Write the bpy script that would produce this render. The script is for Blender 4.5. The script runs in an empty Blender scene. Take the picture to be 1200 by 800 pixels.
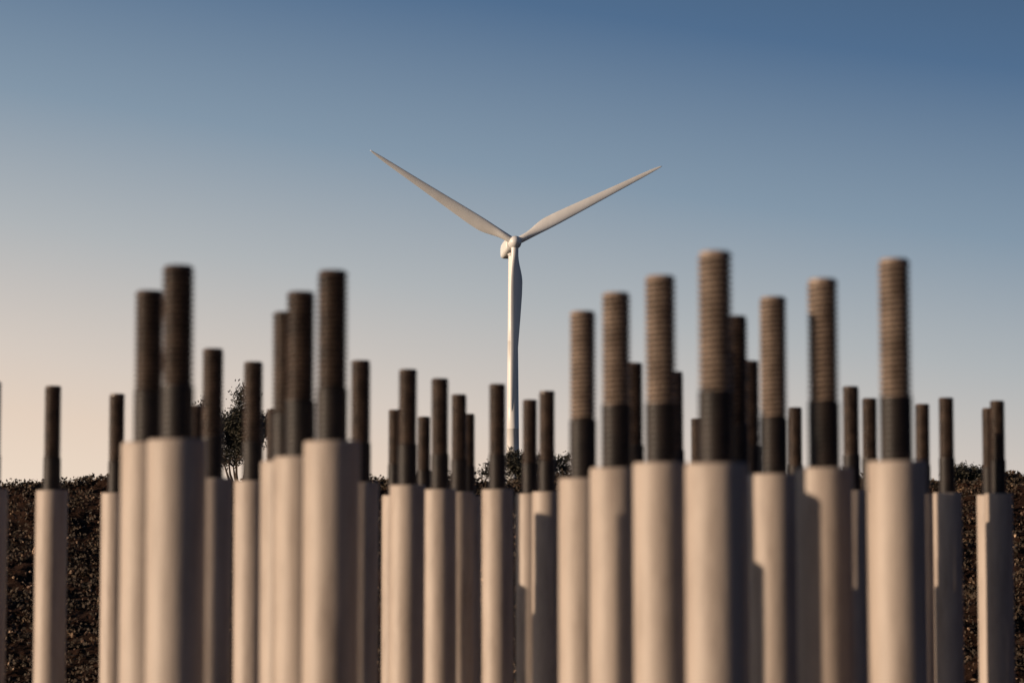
import bpy, math, random
import numpy as np
from mathutils import Vector, Matrix
random.seed(7); rng=np.random.default_rng(7)
S=bpy.context.scene
CAMZ=1.30

# ---------------- helpers
def new_mat(name):
    m=bpy.data.materials.new(name); m.use_nodes=True
    nt=m.node_tree; b=nt.nodes['Principled BSDF']; return m,nt,b
def ramp(nt,stops):
    r=nt.nodes.new('ShaderNodeValToRGB'); e=r.color_ramp.elements
    while len(e)<len(stops): e.new(0.5)
    for i,(p,c) in enumerate(stops): e[i].position=p; e[i].color=(*c,1)
    return r
def noise_col(nt,b,scale,stops,detail=6,vecscale=None,rough=0.6,dist=0):
    tc=nt.nodes.new('ShaderNodeTexCoord'); n=nt.nodes.new('ShaderNodeTexNoise')
    n.inputs['Scale'].default_value=scale; n.inputs['Detail'].default_value=detail
    n.inputs['Roughness'].default_value=rough; n.inputs['Distortion'].default_value=dist
    src=tc.outputs['Object']
    oi=nt.nodes.new('ShaderNodeObjectInfo')
    add=nt.nodes.new('ShaderNodeVectorMath'); add.operation='MULTIPLY_ADD'
    add.inputs[1].default_value=vecscale or (1,1,1)
    mul=nt.nodes.new('ShaderNodeMath'); mul.operation='MULTIPLY'; mul.inputs[1].default_value=50
    nt.links.new(oi.outputs['Random'],mul.inputs[0])
    nt.links.new(src,add.inputs[0]); nt.links.new(mul.outputs[0],add.inputs[2])
    nt.links.new(add.outputs[0],n.inputs['Vector'])
    r=ramp(nt,stops); nt.links.new(n.outputs['Fac'],r.inputs[0]); nt.links.new(r.outputs[0],b.inputs['Base Color'])
    return n
def bump(nt,b,n,strength,dist):
    bp=nt.nodes.new('ShaderNodeBump'); bp.inputs['Strength'].default_value=strength; bp.inputs['Distance'].default_value=dist
    nt.links.new(n.outputs['Fac'],bp.inputs['Height']); nt.links.new(bp.outputs[0],b.inputs['Normal'])
def mesh_obj(name,verts,faces,mats,midx=None,smooth=None,parent=None):
    me=bpy.data.meshes.new(name); me.from_pydata([tuple(v) for v in verts],[],faces); 
    for m in mats: me.materials.append(m)
    if midx is not None: me.polygons.foreach_set('material_index',midx)
    if smooth is not None:
        me.polygons.foreach_set('use_smooth',[bool(smooth)]*len(faces) if isinstance(smooth,bool) else smooth)
    me.update(); o=bpy.data.objects.new(name,me); S.collection.objects.link(o)
    if parent: o.parent=parent
    return o

# ---------------- materials
sleeve,nt,b=new_mat('pvc_sleeve')
n=noise_col(nt,b,11,[(0.3,(0.27,0.215,0.175)),(0.48,(0.39,0.32,0.265)),(0.75,(0.49,0.41,0.345))],vecscale=(3,3,.5),detail=10,rough=.75)
b.inputs['Roughness'].default_value=0.55; bump(nt,b,n,.35,.003)
def steel(name,c1,c2,rough,metal=0.0):
    m,nt,b=new_mat(name)
    n=noise_col(nt,b,45,[(0.35,c1),(0.65,c2)])
    b.inputs['Roughness'].default_value=rough; b.inputs['Metallic'].default_value=metal
    bump(nt,b,n,.3,.001); return m
steel_dark=steel('dark_thread',(0.034,0.021,0.015),(0.11,0.072,0.05),0.36)  # darker thread tone, for the left and back rods
steel_light=steel('light_thread',(0.20,0.143,0.105),(0.38,0.285,0.215),0.4)  # lighter thread tone, for the right-hand front rods
rod_black=steel('rod_black_tone',(0.008,0.005,0.0035),(0.022,0.014,0.010),0.5)  # near-black tone for the lower rod band and the thread roots

dirt,nt,b=new_mat('dirt')
n=noise_col(nt,b,9,[(0.3,(0.014,0.007,0.004)),(0.55,(0.034,0.016,0.009)),(0.78,(0.11,0.06,0.035))],detail=12,rough=.75)
b.inputs['Roughness'].default_value=0.95; bump(nt,b,n,.8,.06)
b.inputs['Specular IOR Level'].default_value=.1
stone,nt,b=new_mat('clod')
n=noise_col(nt,b,2.3,[(0.40,(0.03,0.015,0.009)),(0.52,(0.12,0.065,0.038)),(0.60,(0.60,0.42,0.28))],detail=8,rough=.85)  # palest stop paints sunlit specks into the clod colour
b.inputs['Roughness'].default_value=0.9
concrete,nt,b=new_mat('concrete')
n=noise_col(nt,b,5,[(0.3,(0.20,0.18,0.16)),(0.7,(0.32,0.29,0.26))],detail=10); b.inputs['Roughness'].default_value=.9; bump(nt,b,n,.3,.01)
white,nt,b=new_mat('turbine_paint')
n=noise_col(nt,b,.25,[(0.3,(0.64,0.62,0.59)),(0.7,(0.75,0.735,0.71))],detail=8,vecscale=(1,1,.15)); b.inputs['Roughness'].default_value=.4
darkpart,nt,b=new_mat('dark_opening'); b.inputs['Base Color'].default_value=(.05,.05,.05,1)
bark,nt,b=new_mat('bark'); noise_col(nt,b,6,[(0.3,(0.03,0.02,0.015)),(0.7,(0.08,0.055,0.04))]); b.inputs['Roughness'].default_value=.9
leaf,nt,b=new_mat('leaf'); noise_col(nt,b,2.0,[(0.35,(0.022,0.022,0.012)),(0.6,(0.05,0.042,0.022)),(0.8,(0.12,0.075,0.045))]); b.inputs['Roughness'].default_value=.7
scrub,nt,b=new_mat('dry_scrub'); noise_col(nt,b,3.5,[(0.4,(0.018,0.012,0.006)),(0.56,(0.06,0.038,0.02)),(0.68,(0.36,0.22,0.12))],detail=8,rough=.85); b.inputs['Roughness'].default_value=.8

# ---------------- anchor bolts (x, y from camera, sleeve top above eye, thread finish, size of stick-up)
B=[(-1.019,4.74,.057,0),(-.931,4.90,.057,0),(-.850,5.20,.055,0),(-.427,2.84,.089,0),(-.356,2.57,.0835,0),
(-.472,3.81,.063,0),(-.4445,4.15,.0645,0),(-.751,5.75,.057,0),(-.2946,3.14,.074,0),(-.2503,2.86,.0727,0),
(-.591,5.98,.057,0),(-.2010,2.70,.086,0,.277),(-.258,4.12,.061,0),(-.289,5.98,.057,0),(-.187,4.34,.0597,0),
(-.232,6.38,.057,0),(-.138,4.63,.0556,0),(-.1145,5.23,.057,0),(-.112,6.22,.057,0),(-.029,4.83,.058,0),
(.0405,5.46,.056,0),(.0737,5.09,.056,0),(.0923,3.14,.052,1),(.1237,2.86,.0596,1),(.2094,4.17,.057,0),
(.164,2.66,.061,1),(.2964,4.41,.057,0),(.205,2.43,.055,1),(.2957,3.20,.057,0),(.405,4.12,.057,0),
(.3271,3.02,.0554,1,.276),(.6844,5.84,.057,0),(.3495,2.71,.0564,1),(.6916,4.93,.057,0),(.8017,5.42,.057,0),
(.413,2.60,.0613,1,.279),(.961,5.66,.057,0),(.9667,5.38,.057,0),(1.160,5.88,.057,0),(1.1126,5.54,.057,0),(.497,6.49,.057,0)]
def lathe(prof,seg,helix=None):
    V=[];F=[];M=[]
    for i,(r,z,m) in enumerate(prof):
        for k in range(seg):
            a=2*math.pi*k/seg
            V.append((r*math.cos(a),r*math.sin(a),z))
    for i in range(len(prof)-1):
        for k in range(seg):
            k2=(k+1)%seg
            F.append((i*seg+k,i*seg+k2,(i+1)*seg+k2,(i+1)*seg+k)); M.append(prof[i][2])
    return V,F,M
def make_bolt(x,y,hs,fin,ht=.268):
    zs=CAMZ+hs; zt=CAMZ+ht+random.uniform(-.001,.001)
    R=.0178; seg=32; P=.0061
    V=[];F=[];M=[];SM=[]
    def add(v,f,m,s):
        o=len(V); V.extend(v); F.extend([tuple(i+o for i in q) for q in f]); M.extend(m); SM.extend([s]*len(f))
    ro=.0315; ri=.0275
    prof=[(ro,0.0,0),(ro,zs-.003,0),(ro-.0012,zs-.0006,0),(ro-.002,zs,0),(ri+.001,zs,0),(ri,zs-.001,0),(ri,zs-.25,0)]
    v,f,m=lathe(prof,48); add(v,f,m,True)
    zlow=zs-.24; zband=zs+(zt-zs)*(.335+random.uniform(-.03,.03))  # below zband the rod takes the near-black tone
    nsub=8; N=int((zt-.004-zlow)/P*nsub)
    v=[];f=[];m=[]
    def tri_at(z,k):
        ph=(z/P - k/seg)%1.0
        return min(1,max(0,(abs(ph-.5)*2-.15)/.7))
    for i in range(N+1):
        z=zlow+i*P/nsub
        for k in range(seg):
            a=2*math.pi*k/seg
            tri=tri_at(z,k)
            if z<zband: r=R*1.02-.0010*tri
            else: r=R-.0034*tri
            v.append((r*math.cos(a),r*math.sin(a),z))
    for i in range(N):
        z=zlow+i*P/nsub
        for k in range(seg):
            k2=(k+1)%seg
            f.append((i*seg+k,i*seg+k2,(i+1)*seg+k2,(i+1)*seg+k))
            # thread roots coloured dark: groove shade painted in so the ribs read
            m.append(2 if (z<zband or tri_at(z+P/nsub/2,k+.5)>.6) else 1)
    base=N*seg; o=len(v)
    for (r,z) in ((R-.0016,zt-.0022),(R-.0045,zt)):
        for k in range(seg):
            a=2*math.pi*k/seg; v.append((r*math.cos(a),r*math.sin(a),z))
    for (a0,b0) in ((base,o),(o,o+seg)):
        for k in range(seg):
            k2=(k+1)%seg; f.append((a0+k,a0+k2,b0+k2,b0+k)); m.append(1)
    f.append(tuple(o+seg+k for k in range(seg))); m.append(1)
    add(v,f,m,True)
    SM[-1]=False
    nv=[];nf=[]
    for z in (0.0,.045):
        for k in range(6):
            a=math.pi/3*k; nv.append((.05*math.cos(a),.05*math.sin(a),z))
    for k in range(6): nf.append((k,(k+1)%6,6+(k+1)%6,6+k))
    nf.append(tuple(range(6,12)))
    add(nv,nf,[2]*7,False)
    me_rot=Matrix.Rotation(random.uniform(0,6.28),4,'Z')
    ob=mesh_obj('anchor_bolt',V,F,[sleeve,steel_light if fin else steel_dark,rod_black],M,SM)
    ob.data.transform(me_rot)
    rx,ry=random.uniform(-.0025,.0025),random.uniform(-.0025,.0025)
    ob.location=(x-ry*1.5,y+rx*1.5,0); ob.rotation_euler=(rx,ry,0)
    return ob
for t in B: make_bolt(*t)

v,f,m=lathe([(3.2,-.3,0),(3.2,.0,0),(3.17,.03,0),(0.01,.03,0)],96)
slab=mesh_obj('concrete_foundation',v,f,[concrete]); slab.location=(0,4.3,-.015)

# ---------------- ground : one sheet to the horizon with the pit bank
def hash2(ix,iy,s):
    h=(ix.astype(np.int64)*374761393+iy.astype(np.int64)*668265263+s*1442695041)&0xffffffff
    h=((h^(h>>13))*1274126177)&0xffffffff
    return ((h^(h>>16))&0xffff)/65535.0
def vn(x,y,s):
    ix=np.floor(x);iy=np.floor(y);fx=x-ix;fy=y-iy
    fx=fx*fx*(3-2*fx);fy=fy*fy*(3-2*fy)
    a=hash2(ix,iy,s);b_=hash2(ix+1,iy,s);c=hash2(ix,iy+1,s);d=hash2(ix+1,iy+1,s)
    return (a*(1-fx)+b_*fx)*(1-fy)+(c*(1-fx)+d*fx)*fy
def sm(t):
    t=np.clip(t,0,1); return t*t*(3-2*t)
def height(x,y):
    r=y+.9*(vn(x*.25,y*.02,3)-.5)
    t=np.clip((r-17.5)/7.3,0,1); 
    z=-.02+1.54*(t*.8+.2*t*t*(3-2*t))
    crest=(.13+.16*(vn(x*1.3,y*.3,31)-.5)+.12*(vn(x*4,y*2,32)-.5))*np.exp(-((r-25.2)/1.2)**2)
    z=z+crest-.10*np.clip((r-27)/6,0,1)
    w=np.clip((np.hypot(x,y-4.3)-3.6)/3,0,1)
    fade=np.clip((120-y)/60,0.1,1)
    n=(vn(x*1.1,y*1.1,1)-.5)*.12+(vn(x*3,y*3,2)-.5)*.09+(vn(x*8,y*8,4)-.5)*.06+(vn(x*19,y*19,5)-.5)*.035
    z=z+n*w*np.where(y>27,.35,1)*fade
    # unseen ridges added right of and behind the camera to block low sky
    lump=.8+.5*vn(x*.35,y*.35,9)
    right=sm((x-4.5)/3.5)*sm((17-y)/5)*sm((y+14)/4)
    back=sm((-1.5-y)/3.5)*sm((x+4)/3)
    z=z+3.4*lump*np.maximum(right,back)*(1-sm((np.hypot(x,y)-22)/12))
    return z
fx=np.arange(-7.5,7.5,.035)
ex=np.cumsum(.06*1.22**np.arange(48))
xs=np.concatenate([-(7.5+ex[::-1]),fx,7.5+ex]); xs=xs[np.abs(xs)<6000]
fy=np.arange(17.0,27.0,.035); exb=np.cumsum(.08*1.2**np.arange(56)); fr=np.cumsum(.06*1.2**np.arange(45))
ys=np.concatenate([(17-fr[::-1]),fy,27+exb]); ys=ys[(ys>-1500)&(ys<8000)]
X,Y=np.meshgrid(xs,ys); Z=height(X,Y)
Z[np.hypot(X,Y-4.3)<3.1]=-.06
nx,ny=len(xs),len(ys)
V=np.stack([X.ravel(),Y.ravel(),Z.ravel()],1)
i=np.arange(nx-1);j=np.arange(ny-1); I,J=np.meshgrid(i,j); q=(J*nx+I).ravel()
F=np.stack([q,q+1,q+nx+1,q+nx],1)
ground=mesh_obj('ground',V.tolist(),F.tolist(),[dirt],smooth=False)

import bmesh
bm=bmesh.new(); bmesh.ops.create_icosphere(bm,subdivisions=1,radius=1); 
iv=np.array([v.co[:] for v in bm.verts]); ifc=np.array([[v.index for v in f.verts] for f in bm.faces]); bm.free()
N=12000
cx=rng.uniform(-8,8,N); cy=rng.uniform(17.5,26.3,N)
cy[:2200]=rng.uniform(24.3,26.3,2200)
cz=height(cx,cy); sz=.008+.013*rng.random(N)**2.0+.035*(rng.random(N)>.988)*rng.random(N)
VV=[];FF=[]
for k in range(N):
    d=iv*(1+rng.uniform(-.3,.3,(len(iv),1)))*rng.uniform(.6,1.3,3)*sz[k]
    a=rng.uniform(0,6.28); c,s=math.cos(a),math.sin(a)
    d=np.stack([d[:,0]*c-d[:,1]*s,d[:,0]*s+d[:,1]*c,d[:,2]],1)+[cx[k],cy[k],cz[k]+sz[k]*.35]
    VV.append(d);FF.append(ifc+k*len(iv))
mesh_obj('dirt_clods',np.concatenate(VV).tolist(),np.concatenate(FF).tolist(),[stone],smooth=False)
# low dry scrub growing on the bank
NC=5000; per=26
sx_=rng.uniform(-7.5,7.5,NC); sy_=rng.uniform(18,26.2,NC); sy_[:800]=rng.uniform(24.6,26.0,800)
hh=rng.uniform(.02,.06,NC)*(.4+1.7*vn(sx_*.9,sy_*.9,12))
px=np.repeat(sx_,per)+rng.normal(0,.06,NC*per); py=np.repeat(sy_,per)+rng.normal(0,.06,NC*per)
pz=height(px,py)+np.minimum(np.abs(rng.normal(0,1,NC*per)),1.4)*np.repeat(hh,per)
p=np.stack([px,py,pz],1); u=rng.normal(0,1,(NC*per,3)); u/=np.linalg.norm(u,axis=1)[:,None]
w_=np.cross(u,rng.normal(0,1,(NC*per,3))); w_/=np.linalg.norm(w_,axis=1)[:,None]
l=rng.uniform(.010,.026,(NC*per,1))
V=np.stack([p-u*l,p+w_*l*.5,p+u*l,p-w_*l*.5],1).reshape(-1,3); F=np.arange(NC*per*4).reshape(-1,4)
mesh_obj('dry_scrub',V.tolist(),F.tolist(),[scrub],smooth=False)

# ---------------- trees
def tube(V,F,M,p0,p1,r0,r1,mi,seg=6):
    d=(p1-p0); 
    if d.length<1e-5: return
    d.normalize(); a=d.orthogonal().normalized(); b_=d.cross(a); o=len(V)
    for p,r in ((p0,r0),(p1,r1)):
        for k in range(seg):
            t=2*math.pi*k/seg; V.append(tuple(p+a*(r*math.cos(t))+b_*(r*math.sin(t))))
    for k in range(seg): F.append((o+k,o+(k+1)%seg,o+seg+(k+1)%seg,o+seg+k)); M.append(mi)
def make_tree(name,loc,H,W,trunk,nleaf,seed,ls=.07):
    R=random.Random(seed); V=[];F=[];M=[]; tips=[]
    def grow(p,d,L,r,lv):
        steps=3; q=p
        for s in range(steps):
            d2=(d+Vector((R.uniform(-.25,.25),R.uniform(-.25,.25),R.uniform(-.1,.2)))).normalized()
            n=q+d2*L/steps; tube(V,F,M,q,n,r*(1-.22*s),r*(1-.22*(s+1)),0); q=n; d=d2
            if lv>=2: tips.append(q.copy())
        if lv<4:
            for c in range(R.choice((2,3,3))):
                nd=(d+Vector((R.uniform(-.9,.9),R.uniform(-.9,.9),R.uniform(-.35,.55)))).normalized()
                grow(q,nd,L*R.uniform(.6,.85),max(r*.5,.012),lv+1)
    base=Vector((0,0,-.1))
    top=Vector((R.uniform(-.1,.1),0,trunk)); tube(V,F,M,base,top,H*.035,H*.026,0,8)
    for c in range(6):
        a=c*1.047+R.uniform(-.4,.4); grow(top,Vector((math.cos(a)*.6,math.sin(a)*.6,1)).normalized(),(H-trunk)*.36,H*.017,1)
    mx=max(abs(v[0]) for v in V); mz=max(v[2] for v in V); sx=W*.5/mx; szz=H/mz
    V=[(v[0]*sx,v[1]*sx,v[2]*szz) for v in V]; tips=[Vector((t.x*sx,t.y*sx,t.z*szz)) for t in tips]
    clumps=[t for t in tips if R.random()<.8]
    for k in range(nleaf):
        c=R.choice(clumps); s=.13*H/4
        p=c+Vector((R.gauss(0,s),R.gauss(0,s),R.gauss(0,s)))
        if p.z<trunk*.5: continue
        u=Vector((R.gauss(0,1),R.gauss(0,1),R.gauss(0,1))).normalized(); w=u.orthogonal().normalized()
        l=ls*R.uniform(.6,1.3); o=len(V)
        V+= [tuple(p-u*l),tuple(p+w*l*.45),tuple(p+u*l),tuple(p-w*l*.45)]; F.append((o,o+1,o+2,o+3)); M.append(1)
    o=mesh_obj(name,V,F,[bark,leaf],M,False); o.location=loc; return o
gz=lambda x,y: float(height(np.array([x]),np.array([y]))[0])
make_tree('small_tree',(-11.3,100,gz(-11.3,100)),5.15,4.4,.8,19000,3,.065)
make_tree('shrub',(1.0,100,gz(1,100)),2.7,4.6,.25,11000,11,.06)
make_tree('shrub',(19.0,100,gz(19,100)),2.1,2.6,.2,6000,21,.06)

# ---------------- wind turbine
TX,TY,TZ=0.2,566.0,gz(0.2,566.)
HUB=65.3-TZ
wt=bpy.data.objects.new('wind_turbine',None); S.collection.objects.link(wt); wt.location=(TX,TY,TZ)
prof=[(2.1,-.5,0),(2.1,.15,0),(1.62,.16,0)]
for k in range(13):
    z=.2+k/12*(HUB-2.0-.2); r=1.60-.56*(k/12); prof.append((r,z,0))
    if k in (4,8): prof+= [(r+.02,z+.02,0),(r+.02,z+.10,0),(r,z+.12,0)]
v,f,m=lathe(prof,64); mesh_obj('tower',v,f,[white],smooth=True,parent=wt)
bm=bmesh.new(); bmesh.ops.create_cube(bm,size=1); bmesh.ops.scale(bm,vec=(.9,.12,2.1),verts=bm.verts); bmesh.ops.translate(bm,vec=(0,-1.62,1.5),verts=bm.verts)
me=bpy.data.meshes.new('tower_door'); bm.to_mesh(me); bm.free(); me.materials.append(darkpart); o=bpy.data.objects.new('tower_door',me); S.collection.objects.link(o); o.parent=wt
head=bpy.data.objects.new('rotor_head',None); S.collection.objects.link(head); head.parent=wt
head.location=(0,0,HUB); head.rotation_euler=(math.radians(-5),0,math.radians(8))
V=[];F=[];seg=32
secs=[(-2.2,1.15,1.15,0),(-1.9,1.45,1.45,0),(-.6,1.65,1.75,-.05),(2,1.75,1.9,-.1),(5,1.7,1.85,-.05),(7.2,1.5,1.6,.05),(7.9,1.1,1.2,.15)]
for (y,w,h,zc) in secs:
    for k in range(seg):
        a=2*math.pi*k/seg; c,s=math.cos(a),math.sin(a); e=.5
        V.append((w*math.copysign(abs(c)**e,c),y,zc+h*math.copysign(abs(s)**e,s)))
for i_ in range(len(secs)-1):
    for k in range(seg): F.append((i_*seg+k,(i_+1)*seg+k,(i_+1)*seg+(k+1)%seg,i_*seg+(k+1)%seg))
F.append(tuple(range(seg))); F.append(tuple((len(secs)-1)*seg+k for k in range(seg))[::-1])
V=[(x-.5,y,z-.25) for x,y,z in V]
mesh_obj('nacelle',V,F,[white],smooth=True,parent=head)
v,f,m=lathe([(1.06,-2.5,0),(1.3,-2.0,0),(1.3,-1.5,0)],32); mesh_obj('yaw_collar',v,f,[white],smooth=True,parent=head)
pr=[(1.35,-2.25),(1.5,-2.6),(1.55,-3.4),(1.45,-4.2),(1.15,-4.9),(.7,-5.3),(.25,-5.45),(.01,-5.47)]
V=[];F=[]
for r,y in pr:
    for k in range(32):
        a=2*math.pi*k/32; V.append((r*math.cos(a),y,r*math.sin(a)))
for i_ in range(len(pr)-1):
    for k in range(32): F.append((i_*32+k,i_*32+(k+1)%32,(i_+1)*32+(k+1)%32,(i_+1)*32+k))
mesh_obj('hub',V,F,[white],smooth=True,parent=head)
V=[];F=[];M=[]; tube(V,F,M,Vector((0,6.4,1.1)),Vector((0,6.4,2.9)),.06,.05,0); tube(V,F,M,Vector((-.4,6.4,2.7)),Vector((.4,6.4,2.7)),.05,.05,0)
mesh_obj('weather_mast',V,F,[darkpart],smooth=True,parent=head)
L=40.0
def blade(theta,name):
    st=[(0.0,1.7,1.7,0),(.03,1.7,1.7,0),(.06,1.75,1.6,.1),(.10,2.1,1.25,.45),(.15,2.7,.95,.85),(.20,3.1,.8,1),(.28,3.0,.66,1),(.4,2.6,.5,1),(.55,2.05,.38,1),(.7,1.55,.28,1),(.85,1.1,.19,1),(.94,.74,.12,1),(.985,.38,.06,1),(1,.08,.02,1)]
    V=[];F=[];seg=48
    ss=np.concatenate([np.linspace(0,.3,50),np.linspace(.31,1,90)])
    arr=np.array([[a,b_,c,d] for a,b_,c,d in st])
    for s in ss:
        def smooth_i(col):
            return float(np.mean([np.interp(min(1,max(0,s+o_)),arr[:,0],arr[:,col]) for o_ in ((-.02,-.01,0,.01,.02) if s<.95 else (0,))]))
        c=smooth_i(1);t=smooth_i(2);w=smooth_i(3)
        tw=-math.radians(20*(1-s)**2+5)
        for k in range(seg):
            a=2*math.pi*k/seg
            u=(1-math.cos(a))/2
            sg=1 if a<=math.pi else -1
            yt=5*t*(.2969*math.sqrt(u)-.126*u-.3516*u*u+.2843*u**3-.1015*u**4)*.8
            xa=(u-.30)*c; ya=sg*yt+(.03*c*math.sin(math.pi*u))
            xc=-math.cos(a)*c/2; yc=math.sin(a)*t/2
            x=xa*w+xc*(1-w); y=ya*w+yc*(1-w)
            xr=x*math.cos(tw)-y*math.sin(tw); yr=x*math.sin(tw)+y*math.cos(tw)
            V.append((xr,yr+.9*s*s,.9+s*(L-.9)))
    n=len(ss)
    for i_ in range(n-1):
        for k in range(seg): F.append((i_*seg+k,i_*seg+(k+1)%seg,(i_+1)*seg+(k+1)%seg,(i_+1)*seg+k))
    F.append(tuple((n-1)*seg+k for k in range(seg)))
    o=mesh_obj(name,V,F,[white],smooth=True,parent=head)
    d=Vector((math.cos(theta),0,math.sin(theta))); bx=Vector((-math.sin(theta),0,math.cos(theta))); by=d.cross(bx)
    Mx=Matrix((bx,by,d)).transposed().to_4x4(); Mx.translation=Vector((0,-3.6,0)); 
    o.data.transform(Mx)
    bb=bmesh.new(); bb.from_mesh(o.data); bmesh.ops.recalc_face_normals(bb,faces=bb.faces); bb.to_mesh(o.data); bb.free()
    try: o.cycles.shadow_terminator_geometry_offset=.6; o.cycles.shadow_terminator_offset=.15
    except Exception as e: print(e)
for i_,t in enumerate((148,28,268)): blade(math.radians(t),'blade_%d'%(i_+1))

# ---------------- light
EL=math.radians(13); AZ=math.radians(16.5)
sd=Vector((-math.cos(AZ)*math.cos(EL),-math.sin(AZ)*math.cos(EL),math.sin(EL)))
sun=bpy.data.lights.new('sun','SUN'); sun.energy=5; sun.angle=math.radians(.5); sun.color=(1,.775,.57)
so=bpy.data.objects.new('sun',sun); S.collection.objects.link(so); so.rotation_euler=(-sd).to_track_quat('-Z','Y').to_euler()
w=bpy.data.worlds.new('World'); S.world=w; w.use_nodes=True; nt=w.node_tree
bg=nt.nodes['Background']; sk=nt.nodes.new('ShaderNodeTexSky'); sk.sky_type='NISHITA'; sk.sun_disc=False
sk.sun_elevation=EL; sk.sun_rotation=math.atan2(sd.x,sd.y); sk.dust_density=1.5; sk.air_density=1.0; sk.ozone_density=2
# evening haze layer: warm near the horizon and towards the sun, deep blue above (function of world direction)
tc=nt.nodes.new('ShaderNodeTexCoord'); sep=nt.nodes.new('ShaderNodeSeparateXYZ'); nt.links.new(tc.outputs['Generated'],sep.inputs[0])
ma=nt.nodes.new('ShaderNodeMath'); ma.operation='MULTIPLY_ADD'; ma.inputs[1].default_value=.15
nt.links.new(sep.outputs['X'],ma.inputs[0]); nt.links.new(sep.outputs['Z'],ma.inputs[2])
mr=nt.nodes.new('ShaderNodeMapRange'); mr.inputs['From Min'].default_value=-.06; mr.inputs['From Max'].default_value=.44
nt.links.new(ma.outputs[0],mr.inputs['Value'])
def P(z): return (z+.06)/.5
hz=ramp(nt,[(P(-.04),(.93,.77,.62)),(P(.013),(.80,.65,.535)),(P(.038),(.69,.605,.54)),(P(.09),(.44,.465,.485)),(P(.143),(.23,.31,.40)),(P(.211),(.078,.150,.27)),(P(.33),(.012,.032,.08))])
nt.links.new(mr.outputs[0],hz.inputs[0])
sc=nt.nodes.new('ShaderNodeVectorMath'); sc.operation='SCALE'; sc.inputs['Scale'].default_value=.1
nt.links.new(sk.outputs[0],sc.inputs[0])
mx=nt.nodes.new('ShaderNodeMix'); mx.data_type='RGBA'; mx.inputs['Factor'].default_value=.95
nt.links.new(sc.outputs[0],mx.inputs[6]); nt.links.new(hz.outputs[0],mx.inputs[7])
nt.links.new(mx.outputs[2],bg.inputs[0]); bg.inputs[1].default_value=1.0
# ---------------- camera
cam=bpy.data.cameras.new('camera'); co=bpy.data.objects.new('camera',cam); S.collection.objects.link(co); S.camera=co
cam.lens=85; cam.sensor_width=36; cam.clip_start=.1; cam.clip_end=20000
co.location=(0,0,CAMZ); co.rotation_euler=(math.radians(90+4.18),0,0)
cam.dof.use_dof=True; cam.dof.focus_distance=566; cam.dof.aperture_fstop=9.0
S.view_settings.view_transform='Standard'; S.view_settings.look='None'; S.view_settings.exposure=0
